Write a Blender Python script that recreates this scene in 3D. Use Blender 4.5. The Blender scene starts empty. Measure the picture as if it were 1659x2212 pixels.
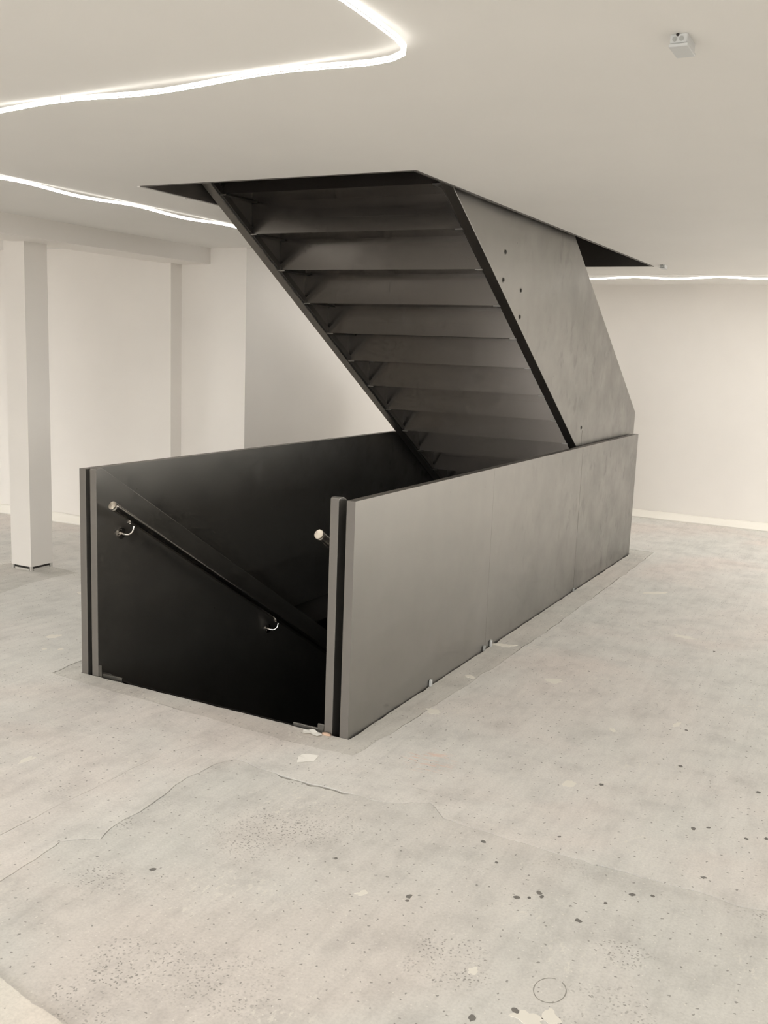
import bpy, bmesh, math, random
import numpy as np
from mathutils import Vector, Matrix, noise
random.seed(7)
C = bpy.context.scene.collection
S = bpy.context.scene

# ------------------------------------------------------------------ camera
F_PX, W_PX, H_PX = 2102.38, 1659, 2212
yaw, pitch, roll = 0.4841462, -0.1653413, 0.0376377
f = Vector((math.cos(pitch)*math.cos(yaw), math.cos(pitch)*math.sin(yaw), math.sin(pitch)))
rt = f.cross(Vector((0, 0, 1))).normalized(); up = rt.cross(f)
c_, s_ = math.cos(roll), math.sin(roll)
right = c_*rt + s_*up; upv = -s_*rt + c_*up
cam_d = bpy.data.cameras.new('camera')
cam_d.sensor_fit = 'VERTICAL'; cam_d.sensor_height = 36.0; cam_d.sensor_width = 36.0
cam_d.lens = F_PX/H_PX*36.0; cam_d.clip_start = 0.05; cam_d.clip_end = 100
cam = bpy.data.objects.new('camera', cam_d); C.objects.link(cam)
M = Matrix((right, upv, -f)).transposed().to_4x4()
M.translation = Vector((-3.34325, -1.88826, 1.60284)); cam.matrix_world = M
S.camera = cam

# ------------------------------------------------------------------ world, light, exposure
EXPO = 0.66
SKY = 6.4
LED = 1.15
DIODE = 72.0
world = bpy.data.worlds.new('overcast_sky'); S.world = world; world.use_nodes = True
bg = world.node_tree.nodes['Background']
bg.inputs[0].default_value = (1.0, 0.99, 0.97, 1); bg.inputs[1].default_value = SKY
S.view_settings.view_transform = 'Standard'; S.view_settings.look = 'None'
S.view_settings.exposure = EXPO; S.view_settings.gamma = 1.0; S.view_settings.use_curve_mapping = False
S.cycles.diffuse_bounces = 7; S.cycles.max_bounces = 8; S.cycles.glossy_bounces = 4
S.cycles.use_adaptive_sampling = True; S.cycles.adaptive_threshold = 0.06; S.cycles.adaptive_min_samples = 12
S.cycles.use_denoising = True; S.cycles.sample_clamp_indirect = 8.0
# unseen openings added to bring in daylight behind and beside the camera: (axis, at, lo, hi, z0, z1)
OPENINGS_BACK = [(-2.6, -0.5), (-0.3, 1.8), (2.3, 3.5)]      # Y spans in the wall at X = -7
OPENINGS_RIGHT = [(3.2, 4.6), (4.8, 6.2)]                     # X spans in the wall at Y = -5
OPENINGS_SIDE = [(0.9, 1.7)]           # X spans in the wall at Y = 6.6
XB, YR, XF, YL = -7.0, -5.0, 6.70, 6.6
def portal(loc, rot, sx, sy):
    l = bpy.data.lights.new('window_daylight', 'AREA'); l.shape = 'RECTANGLE'; l.size = sx; l.size_y = sy
    l.cycles.is_portal = True
    o = bpy.data.objects.new('window_daylight', l); C.objects.link(o); o.location = loc; o.rotation_euler = rot
for a, b in OPENINGS_BACK: portal((XB, (a+b)/2, 1.13), (math.radians(90), 0, math.radians(-90)), b-a, 2.14)
for a, b in OPENINGS_RIGHT: portal(((a+b)/2, YR, 1.13), (math.radians(90), 0, 0), b-a, 2.14)

for a, b in OPENINGS_SIDE: portal(((a+b)/2, YL, 1.13), (math.radians(90), 0, math.radians(180)), b-a, 2.14)

# ------------------------------------------------------------------ dimensions (metres)
HC = 2.34                    # ceiling
OX0, OX1 = 0.42, 4.73        # ceiling opening along the flight
WID = 1.495                  # opening width
LEN = 4.66                   # floor opening length
RISE, GO = 0.17, 0.2785

# ------------------------------------------------------------------ materials
def new_mat(name):
    m = bpy.data.materials.new(name); m.use_nodes = True
    nt = m.node_tree; return m, nt, nt.nodes['Principled BSDF']
def N(nt, t, **kw):
    n = nt.nodes.new(t)
    for k, v in kw.items():
        if isinstance(k, str) and hasattr(n, k): setattr(n, k, v)
    return n
def coords(nt, scale=(1, 1, 1)):
    tc = N(nt, 'ShaderNodeTexCoord'); mp = N(nt, 'ShaderNodeMapping'); mp.inputs['Scale'].default_value = scale
    nt.links.new(tc.outputs['Object'], mp.inputs[0]); return mp.outputs[0]
def noise_n(nt, vec, scale, detail=4, rough=0.55, dist=0.0):
    n = N(nt, 'ShaderNodeTexNoise'); n.inputs['Scale'].default_value = scale; n.inputs['Detail'].default_value = detail
    n.inputs['Roughness'].default_value = rough; n.inputs['Distortion'].default_value = dist
    nt.links.new(vec, n.inputs['Vector']); return n.outputs['Fac']
def ramp(nt, fac, stops):
    r = N(nt, 'ShaderNodeValToRGB'); e = r.color_ramp.elements
    while len(e) < len(stops): e.new(0.5)
    for el, (p, col) in zip(e, stops):
        el.position = p; el.color = (*col, 1) if isinstance(col, tuple) else (col, col, col, 1)
    nt.links.new(fac, r.inputs[0]); return r.outputs[0]
def mix(nt, fac, a, b, mode='MIX'):
    m = N(nt, 'ShaderNodeMix', data_type='RGBA', blend_type=mode)
    for sock, v in ((m.inputs[0], fac), (m.inputs[6], a), (m.inputs[7], b)):
        if isinstance(v, bpy.types.NodeSocket): nt.links.new(v, sock)
        elif isinstance(v, tuple): sock.default_value = (*v, 1)
        else: sock.default_value = v
    return m.outputs[2]
def math_n(nt, op, a, b=None):
    m = N(nt, 'ShaderNodeMath', operation=op)
    for i, v in enumerate((a, b)):
        if v is None: continue
        if isinstance(v, bpy.types.NodeSocket): nt.links.new(v, m.inputs[i])
        else: m.inputs[i].default_value = v
    return m.outputs[0]
def bump(nt, bsdf, h, strength, dist):
    b = N(nt, 'ShaderNodeBump'); b.inputs['Strength'].default_value = strength; b.inputs['Distance'].default_value = dist
    nt.links.new(h, b.inputs['Height']); nt.links.new(b.outputs[0], bsdf.inputs['Normal'])
def painted(name, col, rough=0.85, var=0.03):
    m, nt, b = new_mat(name); v = coords(nt)
    n = noise_n(nt, v, 1.3, 3)
    lo = tuple(x*(1-var) for x in col); hi = tuple(min(1, x*(1+var*0.6)) for x in col)
    nt.links.new(ramp(nt, n, [(0.3, lo), (0.7, hi)]), b.inputs['Base Color'])
    b.inputs['Roughness'].default_value = rough
    bump(nt, b, noise_n(nt, v, 160, 2), 0.06, 0.002); return m
def steel(name, col, metal, rough, marks=True, spec=0.5):
    m, nt, b = new_mat(name); v = coords(nt)
    big = noise_n(nt, v, 1.1, 4)
    colr = ramp(nt, big, [(0.3, tuple(x*0.93 for x in col)), (0.7, tuple(x*1.05 for x in col))])
    if marks:   # smears and scuffs stretched upright
        v2 = coords(nt, (12, 12, 8))
        sm = noise_n(nt, v2, 1.0, 3, 0.5, 0.4)
        sepx = N(nt, 'ShaderNodeSeparateXYZ'); nt.links.new(v, sepx.inputs[0])
        far = ramp(nt, math_n(nt, 'MULTIPLY', sepx.outputs[0], .25), [(0.35, 0.0), (0.85, 1.0)])
        msk = math_n(nt, 'MULTIPLY', ramp(nt, noise_n(nt, v, 2.2, 3), [(0.40, 0.0), (0.58, 1.0)]), far)
        smr = ramp(nt, sm, [(0.55, 0.0), (0.68, 1.0)])
        colr = mix(nt, math_n(nt, 'MULTIPLY', math_n(nt, 'MULTIPLY', smr, msk), 0.55), colr, tuple(x*0.45 for x in col))
        mot = ramp(nt, noise_n(nt, v, 3.4, 4, .6), [(0.3, 0.60), (0.62, 0.90)])
        colr = mix(nt, math_n(nt, 'MULTIPLY', far, 0.9), colr, mix(nt, 1.0, colr, mot, 'MULTIPLY'))
        fl = N(nt, 'ShaderNodeTexVoronoi'); fl.inputs['Scale'].default_value = 5.0; nt.links.new(v, fl.inputs['Vector'])
        dots = ramp(nt, fl.outputs['Distance'], [(0.018, 1.0), (0.03, 0.0)])
        colr = mix(nt, math_n(nt, 'MULTIPLY', dots, 0.5), colr, tuple(x*0.4 for x in col))
    nt.links.new(colr, b.inputs['Base Color'])
    nt.links.new(ramp(nt, noise_n(nt, v, 6, 3), [(0.3, rough*0.9), (0.7, rough*1.12)]), b.inputs['Roughness'])
    b.inputs['Metallic'].default_value = metal; b.inputs['Specular IOR Level'].default_value = spec
    bump(nt, b, noise_n(nt, v, 2.2, 3), 0.05, 0.01); return m

M_WALL = painted('warm_white_wall_paint', (0.84, 0.81, 0.77))
M_CEIL = painted('warm_white_ceiling_paint', (0.82, 0.805, 0.775), var=0.02)
M_STEEL = steel('lacquered_grey_steel', (0.29, 0.278, 0.257), 0.82, 0.36)
M_STEEL_DARK = steel('lacquered_grey_steel_plain', (0.19, 0.182, 0.168), 0.9, 0.32, marks=False)
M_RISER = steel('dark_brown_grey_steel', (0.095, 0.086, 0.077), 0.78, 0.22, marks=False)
M_MATT_EDGE = steel('matt_steel_edge', (0.165, 0.152, 0.136), 0.25, 0.55, marks=False)
M_LINING = steel('charcoal_steel', (0.12, 0.11, 0.10), 0.4, 0.5, marks=False)
M_MEMB = painted('white_edge_membrane', (0.90, 0.87, 0.80), 0.6)
M_DARK, _nt, _b = new_mat('dark_gap'); _b.inputs['Base Color'].default_value = (0.05, 0.045, 0.04, 1); _b.inputs['Roughness'].default_value = 0.9
M_LOWER = painted('dark_lower_storey_plaster', (0.10, 0.095, 0.09))  # darkness of the unlit storey put into its surface colour
M_PLASTIC, _nt, _b = new_mat('light_grey_plastic'); _b.inputs['Base Color'].default_value = (0.63, 0.645, 0.645, 1); _b.inputs['Roughness'].default_value = 0.42
M_GREYPL, _nt, _b = new_mat('grey_rubber'); _b.inputs['Base Color'].default_value = (0.42, 0.43, 0.42, 1); _b.inputs['Roughness'].default_value = 0.6
M_PAPER, _nt, _b = new_mat('white_paper'); _b.inputs['Base Color'].default_value = (0.92, 0.90, 0.85, 1); _b.inputs['Roughness'].default_value = 0.7
M_PEACH, _nt, _b = new_mat('peach_mortar'); _b.inputs['Base Color'].default_value = (0.62, 0.44, 0.33, 1); _b.inputs['Roughness'].default_value = 0.9
M_PAINTDROP, _nt, _b = new_mat('dried_white_paint'); _b.inputs['Base Color'].default_value = (0.80, 0.77, 0.70, 1); _b.inputs['Roughness'].default_value = 0.7
M_STONE, _nt, _b = new_mat('dark_aggregate'); _b.inputs['Base Color'].default_value = (0.19, 0.18, 0.165, 1); _b.inputs['Roughness'].default_value = 0.85
M_SST, nt, b = new_mat('brushed_stainless'); b.inputs['Base Color'].default_value = (0.62, 0.59, 0.55, 1); b.inputs['Metallic'].default_value = 1; b.inputs['Roughness'].default_value = 0.24
M_CAP, nt, b = new_mat('turned_stainless_cap'); b.inputs['Base Color'].default_value = (0.55, 0.50, 0.43, 1); b.inputs['Metallic'].default_value = 1; b.inputs['Roughness'].default_value = 0.3
b.inputs['Anisotropic'].default_value = 0.85
tg = N(nt, 'ShaderNodeTangent', direction_type='RADIAL', axis='Z'); nt.links.new(tg.outputs[0], b.inputs['Tangent'])
M_LED, nt, b = new_mat('lit_light_rope'); b.inputs['Base Color'].default_value = (0.9, 0.9, 0.88, 1)
b.inputs['Emission Color'].default_value = (1.0, 0.965, 0.91, 1); b.inputs['Emission Strength'].default_value = LED
M_DIODE, nt, b = new_mat('lit_diode_band'); b.inputs['Base Color'].default_value = (0.9, 0.9, 0.88, 1)
b.inputs['Emission Color'].default_value = (1.0, 0.975, 0.93, 1); b.inputs['Emission Strength'].default_value = DIODE
M_CLIP, _nt, _b = new_mat('clear_clip_plastic'); _b.inputs['Base Color'].default_value = (0.75, 0.75, 0.74, 1); _b.inputs['Roughness'].default_value = 0.3

def noise2(nt, vec, scale, detail=4, rough=0.55, dist=0.0):
    n = N(nt, 'ShaderNodeTexNoise', noise_dimensions='2D'); n.inputs['Scale'].default_value = scale; n.inputs['Detail'].default_value = detail
    n.inputs['Roughness'].default_value = rough; n.inputs['Distortion'].default_value = dist
    nt.links.new(vec, n.inputs['Vector']); return n.outputs['Fac']
def concrete(name, pits, light, warm, stains=()):
    m, nt, b = new_mat(name); v = coords(nt)
    lo = tuple(x*0.93 for x in light)
    big = noise2(nt, v, 0.9, 3, 0.5, 0.3)
    col = ramp(nt, big, [(0.32, (light[0]*0.965, light[1]*0.985, light[2]*0.985)), (0.5, light), (0.68, (light[0]*1.02, light[1]*0.975*warm, light[2]*0.965*warm))])
    med = noise2(nt, v, 5.5, 4, 0.65)
    col = mix(nt, 1.0, col, ramp(nt, med, [(0.28, 0.87), (0.5, 0.985), (0.72, 1.04)]), 'MULTIPLY')
    sweep = noise2(nt, coords(nt, (2.0, 14, 1)), 1.6, 4, 0.6, 0.6)
    col = mix(nt, 1.0, col, ramp(nt, sweep, [(0.3, 0.95), (0.6, 1.02)]), 'MULTIPLY')
    fine = noise2(nt, v, 120, 2, 0.6)
    col = mix(nt, 1.0, col, ramp(nt, fine, [(0.3, 0.93), (0.55, 1.0), (0.75, 1.03)]), 'MULTIPLY')
    # chalky white scrapes
    wm = ramp(nt, noise2(nt, v, 2.3, 2), [(0.60, 0.0), (0.70, 1.0)])
    wf = ramp(nt, noise2(nt, coords(nt, (30, 55, 1)), 1.0, 4, 0.6), [(0.56, 0.0), (0.66, 1.0)])
    col = mix(nt, math_n(nt, 'MULTIPLY', math_n(nt, 'MULTIPLY', wm, wf), 0.5), col, (0.80, 0.77, 0.70))
    # exposed dark aggregate, in clusters
    vo = N(nt, 'ShaderNodeTexVoronoi', voronoi_dimensions='2D'); vo.inputs['Scale'].default_value = 88; vo.inputs['Randomness'].default_value = 1
    wv = N(nt, 'ShaderNodeVectorMath', operation='ADD'); nz = N(nt, 'ShaderNodeTexNoise', noise_dimensions='2D'); nz.inputs['Scale'].default_value = 50
    nt.links.new(v, nz.inputs['Vector']); sc = N(nt, 'ShaderNodeVectorMath', operation='SCALE'); sc.inputs['Scale'].default_value = 0.016
    nt.links.new(nz.outputs['Color'], sc.inputs[0]); nt.links.new(v, wv.inputs[0]); nt.links.new(sc.outputs[0], wv.inputs[1])
    nt.links.new(wv.outputs[0], vo.inputs['Vector'])
    cl = ramp(nt, noise2(nt, v, 1.7, 4, 0.62), [(pits, 0.0), (pits+0.16, 1.0)])
    nst = math_n(nt, 'MULTIPLY', noise2(nt, v, 5, 3, .6), 1.1) if stains else None
    for (sx_, sy_, sr_) in stains:      # places where the surface has worn down to the aggregate
        dv = N(nt, 'ShaderNodeVectorMath', operation='DISTANCE'); nt.links.new(v, dv.inputs[0]); dv.inputs[1].default_value = (sx_, sy_, 0)
        dd = math_n(nt, 'ADD', math_n(nt, 'DIVIDE', dv.outputs['Value'], sr_), nst)
        cl = math_n(nt, 'MAXIMUM', cl, ramp(nt, dd, [(0.75, 1.0), (1.25, 0.0)]))
    dot = ramp(nt, vo.outputs['Distance'], [(0.16, 1.0), (0.32, 0.0)])
    sel = ramp(nt, vo.outputs['Color'], [(0.42, 0.0), (0.55, 1.0)])
    pit = math_n(nt, 'MULTIPLY', math_n(nt, 'MULTIPLY', dot, sel), cl)
    vo2 = N(nt, 'ShaderNodeTexVoronoi', voronoi_dimensions='2D'); vo2.inputs['Scale'].default_value = 24; nt.links.new(wv.outputs[0], vo2.inputs['Vector'])
    pit2 = math_n(nt, 'MULTIPLY', ramp(nt, vo2.outputs['Distance'], [(0.055, 1.0), (0.085, 0.0)]), ramp(nt, vo2.outputs['Color'], [(0.5, 0.0), (0.6, 1.0)]))
    pit = math_n(nt, 'MAXIMUM', pit, pit2)
    col = mix(nt, math_n(nt, 'MULTIPLY', pit, 0.72), col, (0.20, 0.19, 0.17))
    # bright grains
    vo3 = N(nt, 'ShaderNodeTexVoronoi', voronoi_dimensions='2D'); vo3.inputs['Scale'].default_value = 30
    mp3 = coords(nt, (1, 1, 1)); off = N(nt, 'ShaderNodeVectorMath', operation='ADD'); off.inputs[1].default_value = (3.3, 7.1, 0)
    nt.links.new(mp3, off.inputs[0]); nt.links.new(off.outputs[0], vo3.inputs['Vector'])
    gr = math_n(nt, 'MULTIPLY', ramp(nt, vo3.outputs['Distance'], [(0.05, 1.0), (0.08, 0.0)]), ramp(nt, vo3.outputs['Color'], [(0.55, 0.0), (0.65, 1.0)]))
    col = mix(nt, math_n(nt, 'MULTIPLY', gr, 0.5), col, (0.85, 0.82, 0.76))
    if name == 'smooth_screed':         # faint orange marking chalk beside the stairwell corner
        dv = N(nt, 'ShaderNodeVectorMath', operation='DISTANCE'); nt.links.new(v, dv.inputs[0]); dv.inputs[1].default_value = (-.012, -.385, 0)
        near = ramp(nt, dv.outputs['Value'], [(0.06, 1.0), (0.13, 0.0)])
        strk = ramp(nt, noise2(nt, coords(nt, (60, 9, 1)), 1.0, 3, .6), [(0.52, 0.0), (0.66, 1.0)])
        col = mix(nt, math_n(nt, 'MULTIPLY', math_n(nt, 'MULTIPLY', near, strk), 0.5), col, (0.80, 0.50, 0.38))
    nt.links.new(col, b.inputs['Base Color']); b.inputs['Roughness'].default_value = 0.78
    h = noise2(nt, v, 45, 2)
    bump(nt, b, h, 0.16, 0.004)
    return m
M_CONC = concrete('smooth_screed', 0.63, (0.715, 0.695, 0.66), 1.0)
M_ROUGH = concrete('worn_screed', 0.555, (0.655, 0.64, 0.605), 1.0, ((-.46, -.05, .13), (-1.10, -.93, .24), (-1.65, -.27, .2), (-.85, -1.37, .16), (-1.18, -1.05, .2), (-1.3, .1, .22), (-.75, -.12, .1), (-1.75, -.2, .12), (-1.02, .27, .1)))
M_PATCH = concrete('patch_mortar', 0.76, (0.61, 0.59, 0.55), 1.0)
M_FRESH = concrete('pale_levelling_screed', 0.66, (0.76, 0.735, 0.67), 1.0)
M_GROUND = painted('street_paving', (0.30, 0.29, 0.28))
M_RING, _nt, _b = new_mat('ring_dirt'); _b.inputs['Base Color'].default_value = (0.30, 0.29, 0.26, 1); _b.inputs['Roughness'].default_value = 0.95
M_CRACK_SHADE, _nt, _b = new_mat('crack_dirt'); _b.inputs['Base Color'].default_value = (0.06, 0.055, 0.05, 1); _b.inputs['Roughness'].default_value = 0.95  # base under the slabs; shade inside the cracks put into its colour

# ------------------------------------------------------------------ mesh helpers
def obj(name, bm, mat, parent=None, smooth=False):
    bmesh.ops.recalc_face_normals(bm, faces=bm.faces[:])
    me = bpy.data.meshes.new(name); bm.to_mesh(me); bm.free()
    me.materials.append(mat)
    if smooth:
        for p in me.polygons: p.use_smooth = True
    o = bpy.data.objects.new(name, me); C.objects.link(o)
    if parent: o.parent = parent
    return o
def mesh_copy(src, name, parent, loc, rot=(0, 0, 0)):
    o = src.copy(); o.name = name; C.objects.link(o); o.parent = parent; o.location = loc; o.rotation_euler = rot; return o
def thing(name, label, cat, loc=(0, 0, 0), group=None):
    o = bpy.data.objects.new(name, None); o.empty_display_size = 0.1; C.objects.link(o); o.location = loc
    o['label'] = label; o['category'] = cat
    if group: o['group'] = group
    return o
def tag(o, label, cat, group=None):
    o['label'] = label; o['category'] = cat
    if group: o['group'] = group
    return o
def struct(o): o['kind'] = 'structure'; return o
def box(bm, x0, x1, y0, y1, z0, z1):
    r = bmesh.ops.create_cube(bm, size=1.0)
    for v in r['verts']:
        v.co = Vector((x0+(v.co.x+.5)*(x1-x0), y0+(v.co.y+.5)*(y1-y0), z0+(v.co.z+.5)*(z1-z0)))
    return r['verts']
def bevel(bm, w, seg=2):
    es = [e for e in bm.edges if len(e.link_faces) == 2 and e.calc_face_angle(0) > 0.5]
    bmesh.ops.bevel(bm, geom=es, offset=w, segments=seg, affect='EDGES', profile=0.6, clamp_overlap=True)
def boxobj(name, mat, dims, parent=None, bev=0.0, seg=2):
    bm = bmesh.new(); box(bm, *dims)
    if bev: bevel(bm, bev, seg)
    return obj(name, bm, mat, parent)
def plate(name, mat, pts_xz, y0, y1, parent=None, bev=0.0):
    """polygon in the X-Z plane given thickness along Y"""
    bm = bmesh.new()
    vs = [bm.verts.new((x, y0, z)) for x, z in pts_xz]; fc = bm.faces.new(vs)
    r = bmesh.ops.extrude_face_region(bm, geom=[fc])
    bmesh.ops.translate(bm, verts=[g for g in r['geom'] if isinstance(g, bmesh.types.BMVert)], vec=(0, y1-y0, 0))
    bmesh.ops.recalc_face_normals(bm, faces=bm.faces[:])
    if bev: bevel(bm, bev, 2)
    return obj(name, bm, mat, parent)
def tube(bm, pts, r, seg=12, cap=True):
    pts = [Vector(p) for p in pts]; rings = []
    nrm = None
    for i, p in enumerate(pts):
        t = (pts[min(i+1, len(pts)-1)] - pts[max(i-1, 0)]).normalized()
        if nrm is None:
            nrm = t.cross(Vector((0, 0, 1)))
            if nrm.length < 1e-3: nrm = t.cross(Vector((0, 1, 0)))
        nrm = (nrm - t*nrm.dot(t)).normalized(); bn = t.cross(nrm)
        rr = r[i] if isinstance(r, (list, tuple)) else r
        rings.append([bm.verts.new(p + rr*(math.cos(2*math.pi*k/seg)*nrm + math.sin(2*math.pi*k/seg)*bn)) for k in range(seg)])
    for a, b in zip(rings, rings[1:]):
        for k in range(seg): bm.faces.new((a[k], a[(k+1) % seg], b[(k+1) % seg], b[k]))
    if cap: bm.faces.new(rings[0][::-1]); bm.faces.new(rings[-1])
def disc(bm, c, axis, r, h, seg=24):
    a = Vector(axis).normalized(); tube(bm, [Vector(c), Vector(c)+a*h], r, seg)
def slab(name, mat, outer, holes, z0, z1, parent=None):
    """flat piece of floor or ceiling with an outline and holes"""
    bm = bmesh.new(); edges = []
    for loop in [outer]+holes:
        vs = [bm.verts.new((x, y, z1)) for x, y in loop]
        edges += [bm.edges.new((vs[i], vs[(i+1) % len(vs)])) for i in range(len(vs))]
    bmesh.ops.triangle_fill(bm, use_beauty=True, use_dissolve=False, edges=edges)
    r = bmesh.ops.extrude_face_region(bm, geom=bm.faces[:])
    bmesh.ops.translate(bm, verts=[g for g in r['geom'] if isinstance(g, bmesh.types.BMVert)], vec=(0, 0, z0-z1))
    return obj(name, bm, mat, parent)
def rect(x0, x1, y0, y1): return [(x0, y0), (x1, y0), (x1, y1), (x0, y1)]
def rough_line(pts, step=0.035, amp=0.006, seed=0.0):
    out = []
    for (x0, y0), (x1, y1) in zip(pts, pts[1:]):
        n = max(1, int(math.hypot(x1-x0, y1-y0)/step)); dx, dy = x1-x0, y1-y0; L = math.hypot(dx, dy)
        for i in range(n):
            t = i/n; x, y = x0+dx*t, y0+dy*t
            a = amp*noise.noise(Vector((x*9+seed, y*9, seed)))*1.6 + amp*0.6*noise.noise(Vector((x*40, y*40+seed, 3)))
            if i == 0: a *= 0.4
            out.append((x - dy/L*a, y + dx/L*a))
    out.append(pts[-1]); return out

# ------------------------------------------------------------------ setting: ceiling, walls, column, beam
ceil = struct(slab('ceiling', M_CEIL, rect(XB-.2, XF+.2, YR-.2, YL+.2), [rect(OX0, OX1, 0, WID)], HC, HC+0.38))
F1X, F1Y, F2X, F2Y = 2.85, 3.36, 2.98, 2.72
struct(boxobj('wall_far', M_WALL, (XF, XF+.2, YR-.2, F2Y+.2, 0-.05, HC+.02)))
struct(slab('wall_left', M_WALL, [(F1X, YL), (F1X, F1Y), (F2X, F1Y), (F2X, F2Y), (XF+.2, F2Y), (XF+.2, YL)], [], -.05, HC+.02))
def wall_with_openings(name, pts_along, spans, z0, z1, make):
    """a wall outline with window holes: make(along, z) -> (x, y, z), thickness .2"""
    bm = bmesh.new(); edges = []
    lo, hi = pts_along
    loops = [[(lo, -.05), (hi, -.05), (hi, HC+.02), (lo, HC+.02)]]+[[(a, z0), (b, z0), (b, z1), (a, z1)] for a, b in spans]
    for lp in loops:
        vs = [bm.verts.new(make(u, w, 0)) for u, w in lp]; edges += [bm.edges.new((vs[i], vs[(i+1) % 4])) for i in range(4)]
    bmesh.ops.triangle_fill(bm, use_beauty=True, edges=edges)
    r = bmesh.ops.extrude_face_region(bm, geom=bm.faces[:])
    d = Vector(make(0, 0, 1)) - Vector(make(0, 0, 0))
    bmesh.ops.translate(bm, verts=[g for g in r['geom'] if isinstance(g, bmesh.types.BMVert)], vec=d)
    return struct(obj(name, bm, M_WALL))
wall_with_openings('wall_back', (YR-.2, YL+.2), OPENINGS_BACK, .06, 2.2, lambda u, w, t: (XB-.2*t, u, w))
wall_with_openings('wall_right', (XB-.2, XF+.2), OPENINGS_RIGHT, .06, 2.2, lambda u, w, t: (u, YR-.2*t, w))
wall_with_openings('wall_side', (XB-.2, F1X+.2), OPENINGS_SIDE, .06, 2.2, lambda u, w, t: (u, YL+.2*t, w))
k = 0
for spans, make in ((OPENINGS_BACK, lambda a, b, c, d: (XB-.13, XB-.07, a, b, c, d)), (OPENINGS_RIGHT, lambda a, b, c, d: (a, b, YR-.13, YR-.07, c, d)), (OPENINGS_SIDE, lambda a, b, c, d: (a, b, YL+.07, YL+.13, c, d))):
    for a, b in spans:
        k += 1; bm = bmesh.new()
        for q in ((a, b, .06, .12), (a, b, 2.14, 2.2), (a, a+.05, .12, 2.14), (b-.05, b, .12, 2.14), ((a+b)/2-.025, (a+b)/2+.025, .12, 2.14)): box(bm, *make(*q))
        struct(obj('window_%d' % k, bm, M_LINING))  # frame of an unseen opening added for daylight

BEAM_Y0, BEAM_Y1, BEAM_Z = 3.07, 3.43, 2.215
beam = struct(boxobj('beam', M_WALL, (XB, F2X+.02, BEAM_Y0, BEAM_Y1, BEAM_Z, HC+.02)))
bm = bmesh.new(); box(bm, 1.335, 1.53, 3.31, 3.50, .028, BEAM_Z+.01)
col = struct(obj('column', bm, M_WALL))
bm = bmesh.new(); box(bm, 1.348, 1.518, 3.322, 3.488, -.005, .03); obj('plinth', bm, M_DARK, col)
bm = bmesh.new()
for (x0, x1, y0, y1) in ((1.337, 1.345, 3.335, 3.47), (1.36, 1.50, 3.312, 3.32), (1.335, 1.35, 3.31, 3.325), (1.512, 1.53, 3.312, 3.326), (1.336, 1.35, 3.486, 3.5)): box(bm, x0, x1, y0, y1, -.005, .012 if x1-x0 > .1 or y1-y0 > .1 else .03)
obj('filler_strip', bm, M_PATCH, col)
# ------------------------------------------------------------------ torn white membrane upstand at the wall foot
def membrane(name, p0, p1, nrm, seed):
    """strip leaning on the wall: p0-p1 along the foot of the wall, nrm points into the room"""
    bm = bmesh.new(); p0 = Vector(p0); p1 = Vector(p1); nrm = Vector(nrm); n = int((p1-p0).length/0.05); rows = []
    for i in range(n+1):
        t = i/n; p = p0.lerp(p1, t); j = noise.noise(Vector((p.x*6+seed, p.y*6, 0))); j2 = noise.noise(Vector((p.x*17, p.y*17+seed, 2)))
        top = 0.072+0.010*j+0.010*j2
        out = 0.060+0.010*j
        prof = [(out+.018, 0.0), (out, .012), (out*.55, .035), (.018+.006*j2, .055), (.008+.004*max(0, j2), top), (.003, top-.002), (0.0, .03), (0.0, 0.0)]
        rows.append([bm.verts.new(p+nrm*a+Vector((0, 0, b))) for a, b in prof])
    for a, b in zip(rows, rows[1:]):
        for q in range(len(a)): bm.faces.new((a[q], a[(q+1) % len(a)], b[(q+1) % len(a)], b[q]))
    bm.faces.new(rows[0]); bm.faces.new(rows[-1][::-1])
    return struct(obj(name, bm, M_MEMB, None, True))
membrane('baseboard_far', (XF, F2Y, 0), (XF, YR, 0), (-1, 0, 0), 1.0)
membrane('baseboard_left', (F1X, YL, 0), (F1X, F1Y, 0), (-1, 0, 0), 5.0)
membrane('baseboard_side', (F2X, F2Y, 0), (XF, F2Y, 0), (0, -1, 0), 9.0)

# ------------------------------------------------------------------ floor, built from the cast pieces that meet at the cracks
FX0, FX1, FY0, FY1 = XB-.1, XF+.1, YR-.1, YL+.1
hole = rect(-.004, LEN, .0, WID)
floor = struct(slab('floor', M_CRACK_SHADE, rect(FX0, FX1, FY0, FY1), [rect(0.0, LEN, .0, WID)], -.25, -.03))
step = [(-.41, .27), (-.43, .12), (-.44, -.03), (-.43, -.2), (-.43, -.34), (-.40, -.46), (-.34, -.54), (-.42, -.63), (-.43, -.81), (-.44, -1.03), (-.44, -1.2), (-.44, -1.57), (-.45, -2.5), (-.45, FY0)]
step_l = [(FX0, .36), (-1.6, .35), (-1.5, .33), (-1.38, .34), (-1.23, .36), (-1.18, .31), (-1.15, .26), (-1.01, .29), (-.87, .29), (-.71, .32), (-.50, .31), (-.41, .27)]
bound = rough_line(step_l+step[1:], .03, .010, 3.0)
def widen(pts, ws):                     # second side of a crack: the boundary pushed aside by a varying gap
    out = []
    for i, (x, y) in enumerate(pts):
        a = pts[max(0, i-1)]; b = pts[min(len(pts)-1, i+1)]; dx, dy = b[0]-a[0], b[1]-a[1]; L = math.hypot(dx, dy) or 1
        w = ws(x, y); out.append((x+dy/L*w, y-dx/L*w))
    return out
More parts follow.
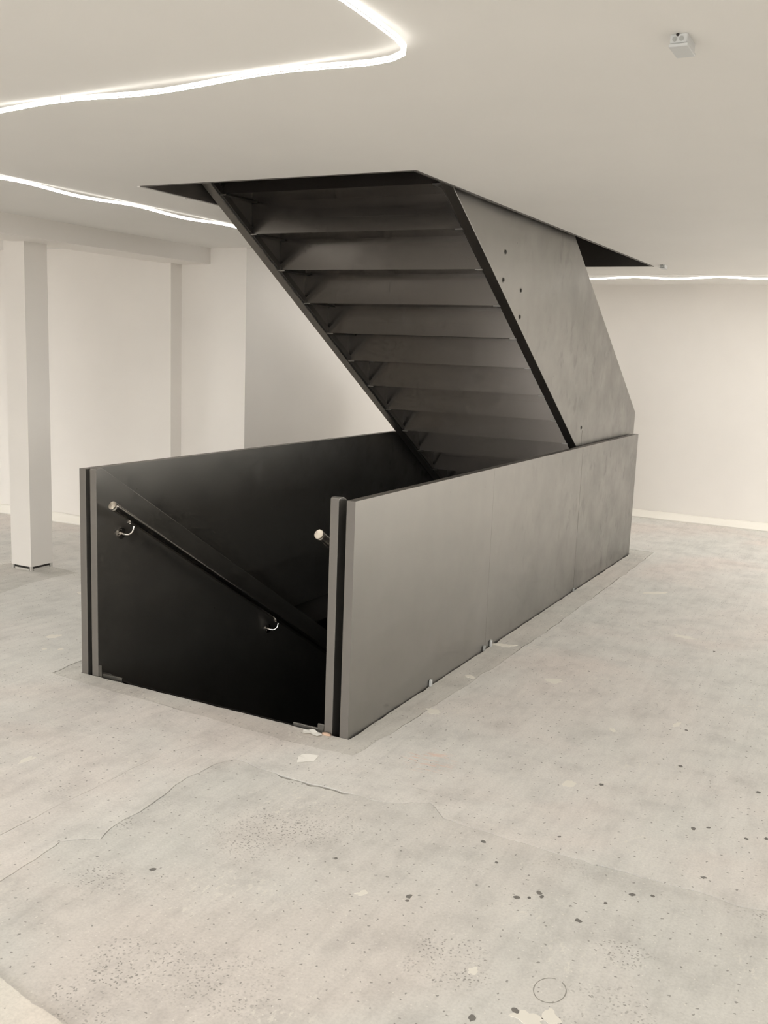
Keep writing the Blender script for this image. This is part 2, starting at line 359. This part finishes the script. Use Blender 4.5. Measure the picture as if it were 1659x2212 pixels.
def crackw(x, y):
    n_ = noise.noise(Vector((x*5, y*5, 8)))
    if x < -.405 and y > .2: return .0022+.004*max(0, n_+.2)          # clear crack along the left run
    w = .0015+.004*max(0, n_+.1)
    if -.24 < y < .06: w += .032*max(0, noise.noise(Vector((x*22, y*22, 1)))+.35)   # broken out beside the stair
    return w
near_edge = widen(bound, crackw)
slab('concrete_slab', M_ROUGH, near_edge+[(FX0, FY0)], [], -.03, -.0012, floor)      # lower, worn slab near the camera
patch_o = rough_line([(-.09, 1.61), (-.11, 1.3), (-.12, .94), (-.13, .62), (-.15, .30), (-.15, .04), (-.135, -.10), (.09, -.118), (.31, -.135), (.86, -.15), (1.37, -.165), (1.97, -.175), (2.9, -.175), (4.46, -.17), (4.86, -.165), (4.88, 1.0), (4.88, 1.64), (2.5, 1.64), (.12, 1.63), (-.09, 1.61)], .04, .006, 11.0)[:-1]
foot = rough_line([(.2, 2.78), (.8, 3.0), (1.06, 3.05), (1.28, 3.06), (1.50, 3.02), (1.52, 3.3), (1.50, 3.62), (.2, 3.58), (.2, 2.78)], .04, .008, 21.0)[:-1]
main_o = bound+[(FX1, FY0), (FX1, FY1), (FX0, FY1)]
def sliver(pts, w, seed):               # a hairline crack: thin tapering gap
    l = rough_line(pts, .03, .006, seed); a = []; b = []
    for i, (x, y) in enumerate(l):
        p = l[max(0, i-1)]; q = l[min(len(l)-1, i+1)]; dx, dy = q[0]-p[0], q[1]-p[1]; L = math.hypot(dx, dy)
        ww = w*(.25+.75*abs(noise.noise(Vector((x*6, y*6, seed)))*1.8))*(0.15 if i in (0, len(l)-1) else 1)
        a.append((x-dy/L*ww, y+dx/L*ww)); b.append((x+dy/L*ww, y-dx/L*ww))
    return a+b[::-1]
cracks = [sliver([(-6.0, .57), (-1.3, .55), (-1.09, .55), (-.83, .54), (-.59, .54), (-.33, .47)], .0016, 2.0), sliver([(-3.0, 2.9), (.1, 2.81), (.65, 2.82), (.72, 2.815)], .002, 4.0),
          sliver([(-.2, -.16), (-.235, -.30), (-.255, -.42), (-.26, -.7)], .0013, 6.0), sliver([(1.53, 3.0), (1.9, 2.6), (2.1, 2.0)], .0012, 8.0)]
slab('concrete_slab', M_CONC, main_o, [patch_o, foot]+cracks, -.03, 0.0, floor)
rng = random.Random(3)
inner = [(-.002+rng.uniform(-.003, .003), y) for y in np.linspace(WID+.006, -.006, 46)] + \
        [(x, -.006-rng.choice([0, 0, .004, .008])*rng.random()) for x in np.linspace(.03, LEN+.01, 90)] + \
        [(LEN+.02, y) for y in np.linspace(.02, WID, 12)] + [(x, WID+.006) for x in np.linspace(LEN, .03, 40)]
def shrink(loop, w):
    L = len(loop); out = []
    for i in range(L):
        a = loop[i-1]; b = loop[(i+1) % L]; dx, dy = b[0]-a[0], b[1]-a[1]; q = math.hypot(dx, dy) or 1
        ww = w*max(.35, noise.noise(Vector((loop[i][0]*4, loop[i][1]*4, 4)))+.45)
        out.append((loop[i][0]-dy/q*ww, loop[i][1]+dx/q*ww))
    return out
def area(l): return sum(l[i-1][0]*l[i][1]-l[i][0]*l[i-1][1] for i in range(len(l)))
if area(patch_o) < 0: patch_o.reverse()
if area(foot) < 0: foot.reverse()
slab('mortar_strip', M_PATCH, shrink(patch_o, .0075), [inner], -.03, -.0015, floor)
slab('mortar_patch', M_PATCH, shrink(foot, .005), [], -.03, -.0008, floor)
# raised pale levelling coat at the near edge
lev = rough_line([(-1.79, .10), (-1.80, .0), (-1.815, -.07), (-1.82, -.12), (-1.83, -.17), (-1.835, -.22), (-1.85, -.29), (-1.88, -.36), (-1.9, -.6), (-1.95, -1.4), (-2.4, -1.8), (-3.2, -1.2), (-3.2, .2), (-2.2, .25), (-1.79, .10)], .012, .010, 31.0)[:-1]
slab('levelling_coat', M_FRESH, lev, [], -.02, .007, floor)

def blob(bm, x, y, z, r, ecc, ang, h, seed, seg=14, jag=.35):
    top = []; bot = []
    for k in range(seg):
        a = 2*math.pi*k/seg; rr = r*(1+jag*noise.noise(Vector((math.cos(a)*1.7+seed, math.sin(a)*1.7, seed))))
        u, w = rr*math.cos(a)*ecc, rr*math.sin(a)
        px, py = x+u*math.cos(ang)-w*math.sin(ang), y+u*math.sin(ang)+w*math.cos(ang)
        top.append(bm.verts.new((x+(px-x)*.9, y+(py-y)*.9, z+h))); bot.append(bm.verts.new((px, py, z-.004)))
    bm.faces.new(top)
    for k in range(seg): bm.faces.new((bot[k], bot[(k+1) % seg], top[(k+1) % seg], top[k]))
def zf(x, y): return -.0012 if (x < -.43 and y < .3) else 0.0
STONES = [(.493, -1.257, 9), (.148, -1.029, 9), (.409, -1.562, 9), (-.022, -1.404, 9), (.013, -1.448, 6), (.001, -1.575, 6), (.038, -1.635, 7), (-.34, -1.495, 7), (-.498, -.814, 8),
          (-.923, -.749, 9), (-.946, -.754, 5), (-.698, -1.077, 9), (-.715, -1.09, 7), (-.758, -1.026, 8), (-.778, -1.223, 9), (-.646, -1.266, 6), (-.558, -1.323, 8), (-.532, -1.379, 6),
          (-1.322, -1.121, 10), (-1.205, -.007, 9), (-1.241, -1.203, 9), (-.74, -1.06, 5), (-.33, -1.02, 5), (-.6, -.9, 5), (-.85, -.45, 5), (.9, -1.2, 7), (1.45, -.6, 6), (2.2, -1.1, 7)]
for i, (x, y, r) in enumerate(STONES):
    bm = bmesh.new(); blob(bm, x, y, zf(x, y), r/1000, 1.35, i*2.1, .0012, i*3.7, 10, .5); obj('aggregate_stone', bm, M_STONE, floor)
DROPS = [(.477, -.169, .030, 1.6), (1.203, -.49, .035, 1.7), (.084, -.922, .022, 1.5), (-1.217, -1.287, .022, 1.4), (-1.25, -1.24, .03, 1.6), (-1.27, -1.31, .016, 1.2), (-.844, .931, .022, 1.7), (1.02, -.115, .018, 1.6), (1.62, -.06, .03, 2.2),
         (.95, -1.15, .02, 2.0), (.72, -.92, .014, 1.5), (2.4, -.9, .03, 2.2), (3.4, -.5, .035, 2.5), (1.9, 2.25, .022, 1.8), (1.1, 2.6, .025, 1.5), (.75, 2.1, .02, 1.5), (.35, 2.05, .03, 1.6), (.2, 1.85, .015, 1.3), (.16, 1.92, .012, 1.3), (-.98, -.62, .012, 1.6), (-1.15, -1.05, .014, 1.3)]
for i, (x, y, r, e) in enumerate(DROPS):
    bm = bmesh.new(); blob(bm, x, y, zf(x, y), r, e, 1.1+i*.9, .0006, i*5.3+2, 22, .8); obj('paint_splash', bm, M_PAINTDROP, floor)
# drilled ring scar in the slab near the camera
bm = bmesh.new()
ring = [(-1.121+.052*math.cos(a), -1.252+.040*math.sin(a), -.0028) for a in np.linspace(0, 2*math.pi*.93, 36)]
tube(bm, ring, [.0030*(.7+.5*abs(noise.noise(Vector((p[0]*60, p[1]*60, 0))))) for p in ring], 6); obj('ring_scar', bm, M_RING, floor)

struct(boxobj('pavement', M_GROUND, (-40, XB-.2, -30, 30, -.3, -.06)))  # unseen ground outside, added to dim light arriving from below
struct(boxobj('pavement_yard', M_GROUND, (XB-.2, F1X+12, YL+.2, 30, -.3, -.06)))
struct(boxobj('pavement_side', M_GROUND, (XB-.2, XF+12, -30, YR-.2, -.3, -.06)))

# ------------------------------------------------------------------ storey below (dark) seen through the stairwell
LZ = -2.72
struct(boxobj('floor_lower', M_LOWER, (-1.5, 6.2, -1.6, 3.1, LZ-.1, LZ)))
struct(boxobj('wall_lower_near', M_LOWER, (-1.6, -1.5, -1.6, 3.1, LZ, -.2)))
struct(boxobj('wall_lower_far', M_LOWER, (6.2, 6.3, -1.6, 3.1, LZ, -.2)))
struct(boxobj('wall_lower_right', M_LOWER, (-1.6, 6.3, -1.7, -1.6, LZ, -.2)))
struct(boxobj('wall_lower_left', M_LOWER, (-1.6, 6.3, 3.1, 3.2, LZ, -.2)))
# storey above: lining of the ceiling opening, closed by an added light-blocking cap
UZ = 4.7
t = thing('stairwell_lining', 'charcoal steel lining around the edges of the rectangular ceiling opening', 'lining', (OX0, 0, HC))
def child(o, parent):     # keep world placement under an Empty that is not at the origin
    o.parent = parent; o.matrix_parent_inverse = Matrix.Translation(parent.location).inverted(); return o
child(boxobj('lining_panel', M_LINING, (OX0, OX1, .001, .014, HC-.004, UZ)), t)
child(boxobj('lining_panel', M_LINING, (OX0, OX1, WID-.014, WID-.001, HC-.002, UZ)), t)
child(boxobj('lining_panel', M_LINING, (OX1-.014, OX1-.001, .014, WID-.014, HC-.002, UZ)), t)
child(boxobj('lining_panel', M_LINING, (OX0+.001, OX0+.014, .014, WID-.014, HC-.002, UZ)), t)
struct(boxobj('ceiling_upper', M_LOWER, (OX0-.1, OX1+.1, -.1, WID+.1, UZ, UZ+.1)))  # unseen cap added to keep sky light out of the opening
bm = bmesh.new(); box(bm, OX0, OX1, WID-.001, WID+.016, HC-.006, HC+.004); box(bm, OX1-.001, OX1+.008, -.004, WID+.016, HC-.004, HC+.003)
rng = random.Random(9)
for x in (.75, 1.05, 1.22, 1.28, 1.33, 1.41): box(bm, x, x+rng.uniform(.012, .03), WID-.006, WID+.004, HC-.012, HC-.004)
struct(obj('trim_1', bm, M_CEIL))

# ------------------------------------------------------------------ upper flight
up_f = thing('staircase', 'grey steel flight rising out of the stairwell up through the ceiling opening', 'staircase', (4.6, WID/2, 0))
SL = .612; CB, CT = 2.922, 4.078
M_EDGE = steel('dark_sawn_steel_edge', (0.17, 0.155, 0.138), 0.85, 0.4, marks=False)  # darker steel for the downward-facing stringer faces
YA0, YA1, YB0, YB1 = .060, .115, 1.392, 1.447
xe = 4.742
poly = [(xe, 0.002), (xe, 1.170), ((CT-3.72)/SL, 3.72), (.47, 3.72), (.47, CB-SL*.47), (xe-.035, CB-SL*(xe-.035)), ]
poly = [(x, max(z, .002)) for x, z in poly]
for ya, yb in ((YA0, YA1), (YB0, YB1)):
    st = child(plate('stringer', M_STEEL, poly, ya, yb, None, .003), up_f)
    st.data.materials.append(M_EDGE)
    for p in st.data.polygons:
        if p.normal.z < -.3: p.material_index = 1
    # inner flat welded along the lower edge
    yi0, yi1 = (yb, yb+.010) if ya < .5 else (ya-.010, ya)
    child(plate('edge_flat', M_STEEL_DARK, [(.5, CB+.012-SL*.5), (4.55, CB+.012-SL*4.55), (4.55, CB+.05-SL*4.55), (.5, CB+.05-SL*.5)], yi0, yi1), up_f)
def sx(n): return 4.82 - GO*n
YI0, YI1 = YA1, YB0
for n in range(0, 16):
    x = min(sx(n), 4.735); z0, z1 = RISE*n, RISE*(n+1)
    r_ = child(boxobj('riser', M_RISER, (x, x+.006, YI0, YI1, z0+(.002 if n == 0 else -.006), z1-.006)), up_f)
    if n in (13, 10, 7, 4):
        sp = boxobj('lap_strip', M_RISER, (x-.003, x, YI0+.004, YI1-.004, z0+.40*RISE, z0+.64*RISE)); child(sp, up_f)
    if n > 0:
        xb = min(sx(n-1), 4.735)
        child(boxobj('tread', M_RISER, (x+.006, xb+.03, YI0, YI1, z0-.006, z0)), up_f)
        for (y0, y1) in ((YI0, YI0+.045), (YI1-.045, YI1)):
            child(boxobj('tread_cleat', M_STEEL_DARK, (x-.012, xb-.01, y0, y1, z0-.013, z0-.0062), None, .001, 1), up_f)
# upper landing edge
child(boxobj('landing_edge', M_RISER, (OX0+.016, .64, YI0, YI1, 2.705, 2.72)), up_f)
# bolt holes in the outer face of the near stringer
for (x, z) in ((1.63, 2.135), (1.62, 1.99), (1.895, 1.955), (1.90, 1.81), (3.235, 1.122)):
    bm = bmesh.new(); disc(bm, (x, YA0-.0012, z), (0, 1, 0), .015, .003, 14)
    b1 = child(obj('bolt', bm, M_STEEL_DARK), up_f)
    bm = bmesh.new(); disc(bm, (x, YA0-.004, z), (0, 1, 0), .0105, .004, 6); d = obj('bolt_socket', bm, M_DARK); d.parent = b1; 
bm = bmesh.new(); box(bm, 3.262, 3.264, YA0-.0006, YA0+.001, .93, 1.10); child(obj('weld_seam', bm, M_DARK), up_f)

def matt_edges(o, top=True):           # matt steel on the top and front-facing edges
    o.data.materials.append(M_MATT_EDGE)
    for p in o.data.polygons:
        if p.normal.x < -.8 or (top and p.normal.z > .8): p.material_index = 1
# ------------------------------------------------------------------ lower flight with its handrails
lo_f = thing('staircase', 'grey steel flight going down into the dark stairwell between two handrails', 'staircase', (0, WID/2, 0))
LY = ((.078, .118), (1.392, 1.432))
lp = [(.003, -.25), (4.05, LZ+.002), (4.6, LZ+.002), (4.6, 1.006-.62*4.55), (.070, .990), (.058, .998), (.046, 1.004), (.034, 1.006), (.012, 1.006), (.006, 1.003), (.003, .998)]
for ya, yb in LY:
    matt_edges(plate('stringer', M_STEEL, lp, ya, yb, lo_f, .003))
for m_ in range(0, 16):
    x = .03+GO*m_; z0, z1 = -RISE*(m_+1), -RISE*m_
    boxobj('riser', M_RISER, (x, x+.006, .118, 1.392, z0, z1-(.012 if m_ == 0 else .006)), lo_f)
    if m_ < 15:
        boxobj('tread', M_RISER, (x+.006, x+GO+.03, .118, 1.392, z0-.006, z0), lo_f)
for o in [o for o in C.objects if o.parent == lo_f]: o.matrix_parent_inverse = Matrix.Translation(lo_f.location).inverted()
# cut foot plates on the floor edge
bm = bmesh.new(); box(bm, .002, .012, .118, .15, -.02, .034); box(bm, .004, .014, .15, .275, -.02, .012); bevel(bm, .0015, 1); child(obj('foot_plate', bm, M_STEEL_DARK), lo_f)
bm = bmesh.new(); box(bm, .004, .010, 1.372, 1.392, -.02, .055); box(bm, .01, .02, 1.25, 1.372, -.02, .015); bevel(bm, .0015, 1); child(obj('foot_plate', bm, M_STEEL_DARK), lo_f)
bm = bmesh.new(); box(bm, .03, .038, 1.335, 1.39, -.03, .012); bevel(bm, .002, 1); child(obj('foot_plate', bm, M_STEEL_DARK), lo_f)
RS = .62
def rail(y, yface, x0, z0, xs):
    d = Vector((1, 0, -RS)).normalized(); p0 = Vector((x0, y, z0)); p1 = p0+d*4.7; r = .0205
    bm = bmesh.new(); tube(bm, [p0+d*.0, p0+d*.02, p1], r, 40)
    h = child(obj('handrail', bm, M_SST, None, True), lo_f)
    for p in h.data.polygons: p.use_smooth = len(p.vertices) == 4
    def sub(o): o.parent = h
    # turned end cap: built about its own axis so that the brushing runs in rings
    bm = bmesh.new(); tube(bm, [(0, 0, -.004), (0, 0, .0015), (0, 0, .003)], [.0212, .0212, .0200], 40)
    cp = obj('end_cap', bm, M_CAP); cp.parent = h
    cp.matrix_basis = Matrix.Translation(p0-d*.0) @ (-d).to_track_quat('Z', 'Y').to_matrix().to_4x4()
    sgn = 1 if y < yface else -1      # wall side direction
    for xb in xs:
        zr = z0-RS*(xb-x0); q = Vector((xb, y, zr)); zb = zr-.082
        a = Vector((xb-.002, yface-sgn*.0055, zb))
        bm = bmesh.new()
        mid = [a, a+Vector((.004, -sgn*.020, -.003)), a+Vector((.010, -sgn*.036, -.002)), a+Vector((.017, -sgn*.047, .006)), a+Vector((.023, -sgn*.053, .019)), a+Vector((.028, -sgn*.0545, .038))]
        # smooth the arm
        pts = []
        for i in range(len(mid)-1):
            pm = mid[max(0, i-1)]; pn = mid[min(len(mid)-1, i+2)]
            for t_ in (0, .25, .5, .75):
                A, B_ = mid[i], mid[i+1]
                pts.append(.5*((2*A)+(B_-pm)*t_+(2*pm-5*A+4*B_-pn)*t_**2+(3*A-pm-3*B_+pn)*t_**3))
        pts.append(mid[-1]); tube(bm, pts, .0055, 12)
        disc(bm, a+Vector((0, sgn*.0050, 0)), (0, -sgn, 0), .027, .0055, 32)
        disc(bm, a, (0, -sgn, 0), .010, .006, 20)
        for aa in (90, 210, 330):
            s = a+Vector((.018*math.cos(math.radians(aa)), 0, .018*math.sin(math.radians(aa)))); disc(bm, s-Vector((0, sgn*.0, 0)), (0, -sgn, 0), .0042, .0022, 10)
        # saddle under the rail
        nn = Vector((RS, 0, 1)).normalized(); c0 = q+d*.028-nn*(r+.0028)
        e = d*.028; w = Vector((0, .0095, 0)); hh = nn*.0035
        vs = [bm.verts.new(c0+sa*e+sb*w+sc*hh) for sa in (-1, 1) for sb in (-1, 1) for sc in (-1, 1)]
        for fidx in ((0, 1, 3, 2), (4, 6, 7, 5), (0, 4, 5, 1), (2, 3, 7, 6), (0, 2, 6, 4), (1, 5, 7, 3)): bm.faces.new([vs[i] for i in fidx])
        for ss in (-.018, .018): disc(bm, c0+d*ss-nn*.003, -nn, .0045, .0025, 10)
        sub(obj('bracket', bm, M_SST))
rail(1.33, 1.392, .043, .835, (.165, 1.425, 2.68))
rail(.185, .118, .030, .840, (.165, 1.425, 2.68))

# ------------------------------------------------------------------ balustrade panels round the stairwell
for nm, y0, y1, lab in (('right', .0, .040, 'grey steel balustrade on the open floor side, lit pale and scuffed towards its far end'),
                        ('left', 1.455, 1.495, 'grey steel balustrade on the column side of the stairwell, dark inside face showing')):
    t = thing('balustrade', lab, 'balustrade', (0, y0, 0))
    for a, b in (((0, 1.500), (1.501, 3.112), (3.1155, LEN)) if nm == 'right' else ((0, LEN),)):
        bm = bmesh.new(); box(bm, a, b, y0, y1, -.06, 1.0); bevel(bm, .0011, 2); pn = child(obj('panel', bm, M_STEEL), t); matt_edges(pn)

# ------------------------------------------------------------------ light ropes clipped to the ceiling
def rope(label, pts, clips, seed, sag=.013):
    pts = [Vector(p) for p in pts]
    dense = []; seglen = 0
    for a, b in zip(pts, pts[1:]):
        n = max(2, int((b-a).length/.07))
        dense += [a.lerp(b, i/n) for i in range(n)]
    dense.append(pts[-1])
    r = .0066; z = HC-r-.002
    L = 0; out = []
    for i, p in enumerate(dense):
        if i: L += (dense[i]-dense[i-1]).length
        ph = L/clips; sg = sag*(math.sin(math.pi*(ph % 1.0))**2)
        tx = (dense[min(i+1, len(dense)-1)]-dense[max(i-1, 0)]).normalized(); side = Vector((-tx.y, tx.x, 0))
        w = .012*noise.noise(Vector((L*1.7+seed, seed, 0)))
        out.append(Vector((p.x, p.y, z-sg))+side*w)
    t = thing('light_rope', label, 'rope light', (pts[0].x, pts[0].y, HC), 'lit light ropes along the ceiling')
    bm = bmesh.new(); tube(bm, out, r, 8); child(obj('light_tube', bm, M_LED, None, True), t)
    bm = bmesh.new(); rows = []          # flat band of diodes along the underside of the tube
    for i, p in enumerate(out):
        tx = (out[min(i+1, len(out)-1)]-out[max(i-1, 0)]).normalized(); sd = Vector((-tx.y, tx.x, 0)).normalized()*.0042
        rows.append([bm.verts.new(q) for q in (p-sd+Vector((0, 0, -r-.0008)), p+sd+Vector((0, 0, -r-.0008)), p+sd+Vector((0, 0, -r+.0016)), p-sd+Vector((0, 0, -r+.0016)))])
    for a, b in zip(rows, rows[1:]):
        for q in range(4): bm.faces.new((a[q], a[(q+1) % 4], b[(q+1) % 4], b[q])).material_index = 0 if q == 0 else 1
    bm.faces.new(rows[0]).material_index = 1; bm.faces.new(rows[-1]).material_index = 1
    db = child(obj('diode_band', bm, M_DIODE), t); db.data.materials.append(M_CLIP)
    L = 0; nxt = 0
    for i, p in enumerate(out):
        if i: L += (out[i]-out[i-1]).length
        if L >= nxt and 0 < i < len(out)-1:
            nxt += clips
            tx = (out[i+1]-out[i-1]).normalized(); sd = Vector((-tx.y, tx.x, 0)).normalized()
            bm = bmesh.new()
            ar = [p+sd*((r+.002)*math.cos(a))+Vector((0, 0, -(r+.002)*math.sin(a))) for a in np.linspace(0, math.pi, 9)]
            ar = [Vector((ar[0].x, ar[0].y, HC-.001))]+ar+[Vector((ar[-1].x, ar[-1].y, HC-.001))]
            tube(bm, ar, .0017, 6)
            q = p+sd*(r+.010); disc(bm, (q.x, q.y, HC-.0005), (0, 0, -1), .006, .003, 10)
            child(obj('clip', bm, M_CLIP), t)
    return t
corner = [(-1.06, -.60, 0), (-1.075, -.67, 0), (-1.105, -.72, 0), (-1.15, -.745, 0), (-1.21, -.755, 0)]
rope('lit light rope bending sharply on the ceiling in front of the stair', [(-.985, 3.0, 0), (-1.0, .80, 0), (-1.03, .10, 0)]+corner+[(-1.6, -.75, 0), (-6.8, -.78, 0)], .82, 2.0)
rope('lit light rope running beside the ceiling beam, left of the stair opening', [(-.7, 1.955, 0), (0, 1.95, 0), (2.0, 1.94, 0), (5.60, 1.94, 0)], .80, 6.0)
rope('lit light rope running along the far wall right of the stair', [(5.66, 1.90, 0), (5.66, .0, 0), (5.66, -4.8, 0)], .75, 11.0)
rope('lit light rope along the ceiling over the open floor right of the stair', [(-4.0, -2.5, 0), (.0, -2.5, 0), (5.4, -2.5, 0)], .8, 15.0)  # extra rope out of view, added to brighten the right side

# ------------------------------------------------------------------ small ceiling boxes
def junction_box(label, x, y, scale):
    t = thing('junction_box', label, 'junction box', (x, y, HC), 'small grey boxes on the ceiling')
    s = scale
    def T(o): o.parent = t; return o
    bm = bmesh.new(); box(bm, 0, .088*s, -.020*s, .020*s, -.021*s, 0); bevel(bm, .004*s, 3); T(obj('housing', bm, M_PLASTIC))
    bm = bmesh.new(); box(bm, -.002*s, .090*s, -.022*s, .022*s, -.029*s, -.0215*s); bevel(bm, .003*s, 3); T(obj('lid', bm, M_PLASTIC))
    for yy in (.009, -.006):
        bm = bmesh.new(); disc(bm, (-.0012*s, yy*s, -.0115*s), (1, 0, 0), .0055*s, .004*s, 18); disc(bm, (-.0022*s, yy*s, -.0115*s), (1, 0, 0), .0028*s, .003*s, 14); T(obj('cable_grommet', bm, M_GREYPL))
    bm = bmesh.new(); disc(bm, (-.0016*s, .003*s, -.0026*s), (1, 0, 0), .0036*s, .004*s, 14); T(obj('cable_entry', bm, M_DARK))
    return t
junction_box('small pale grey junction box alone on the ceiling nearest the camera', -.945, -1.342, 1.0)
junction_box('small pale grey junction box beside the far corner of the ceiling opening', 4.60, -.095, 1.0)

# ------------------------------------------------------------------ loose bits on the floor
def scrap(label, pts, z, h, mat, name='paper_scrap', cat='paper scrap', curl=.006):
    bm = bmesh.new(); cx = sum(p[0] for p in pts)/len(pts); cy = sum(p[1] for p in pts)/len(pts)
    fine = []
    for i, p in enumerate(pts):
        q = pts[(i+1) % len(pts)]
        for t_ in (0, .5): fine.append((p[0]+(q[0]-p[0])*t_, p[1]+(q[1]-p[1])*t_))
    zz = [.0012+curl*abs(noise.noise(Vector((x*40, y*40, 1)))) for x, y in fine]
    top = [bm.verts.new((x-cx, y-cy, q+h)) for (x, y), q in zip(fine, zz)]; bot = [bm.verts.new((x-cx, y-cy, q)) for (x, y), q in zip(fine, zz)]
    tc_ = bm.verts.new((0, 0, .0012+h)); bc_ = bm.verts.new((0, 0, .0012)); n_ = len(fine)
    for i in range(n_):
        j = (i+1) % n_
        bm.faces.new((top[i], top[j], tc_)); bm.faces.new((bot[j], bot[i], bc_)); bm.faces.new((top[i], bot[i], bot[j], top[j]))
    o = obj(name, bm, mat); o.location = (cx, cy, z); return tag(o, label, cat)
scrap('white torn paper scrap lying flat on the bare floor in front of the stairwell', [(-.232, .075), (-.212, .010), (-.268, -.002), (-.312, .048), (-.268, .070)], 0.0, .0006, M_PAPER)
scrap('white torn paper strip curled at the foot of the nearer stair stringer', [(-.020, .205), (.0, .17), (-.012, .14), (-.03, .105), (-.048, .120), (-.044, .16), (-.052, .19)], 0.0, .0006, M_PAPER, curl=.012)
bm = bmesh.new()
bmesh.ops.create_icosphere(bm, subdivisions=2, radius=.5)
for v in bm.verts: v.co = Vector((v.co.x*.020, v.co.y*.046, max(v.co.z, -.2)*.014))*(1+.25*noise.noise(v.co*4))
ch = obj('mortar_chip', bm, M_PEACH, None, True); ch.location = (-.010, .098, .002); tag(ch, 'peach coloured mortar chip against the front edge of the stairwell', 'rubble')
SH = [(.786, .020, .030, M_PLASTIC, 'pale plastic shim under the long balustrade panel, nearest the stair entrance'),
      (1.467, .018, .026, M_GREYPL, 'darker grey plastic shim, nearer one of the close pair under the balustrade joint'),
      (1.566, .018, .034, M_PLASTIC, 'pale plastic shim, farther one of the close pair under the balustrade joint'),
      (3.095, .016, .020, M_GREYPL, 'dark plastic shim under the second balustrade joint')]
for x, w, h, m_, lab in SH:
    bm = bmesh.new()       # U-shaped packer: two legs and a bridge
    box(bm, -w/2, -w/2+w*.36, -.006, .004, 0, h); box(bm, w/2-w*.36, w/2, -.006, .004, 0, h); box(bm, -w/2+w*.36, w/2-w*.36, -.006, .004, h*.6, h)
    o = obj('plastic_shim', bm, m_); o.location = (x, -.0075, -.001); o.rotation_euler = (0, 0, .12); tag(o, lab, 'shim', 'plastic shims along the balustrade foot')
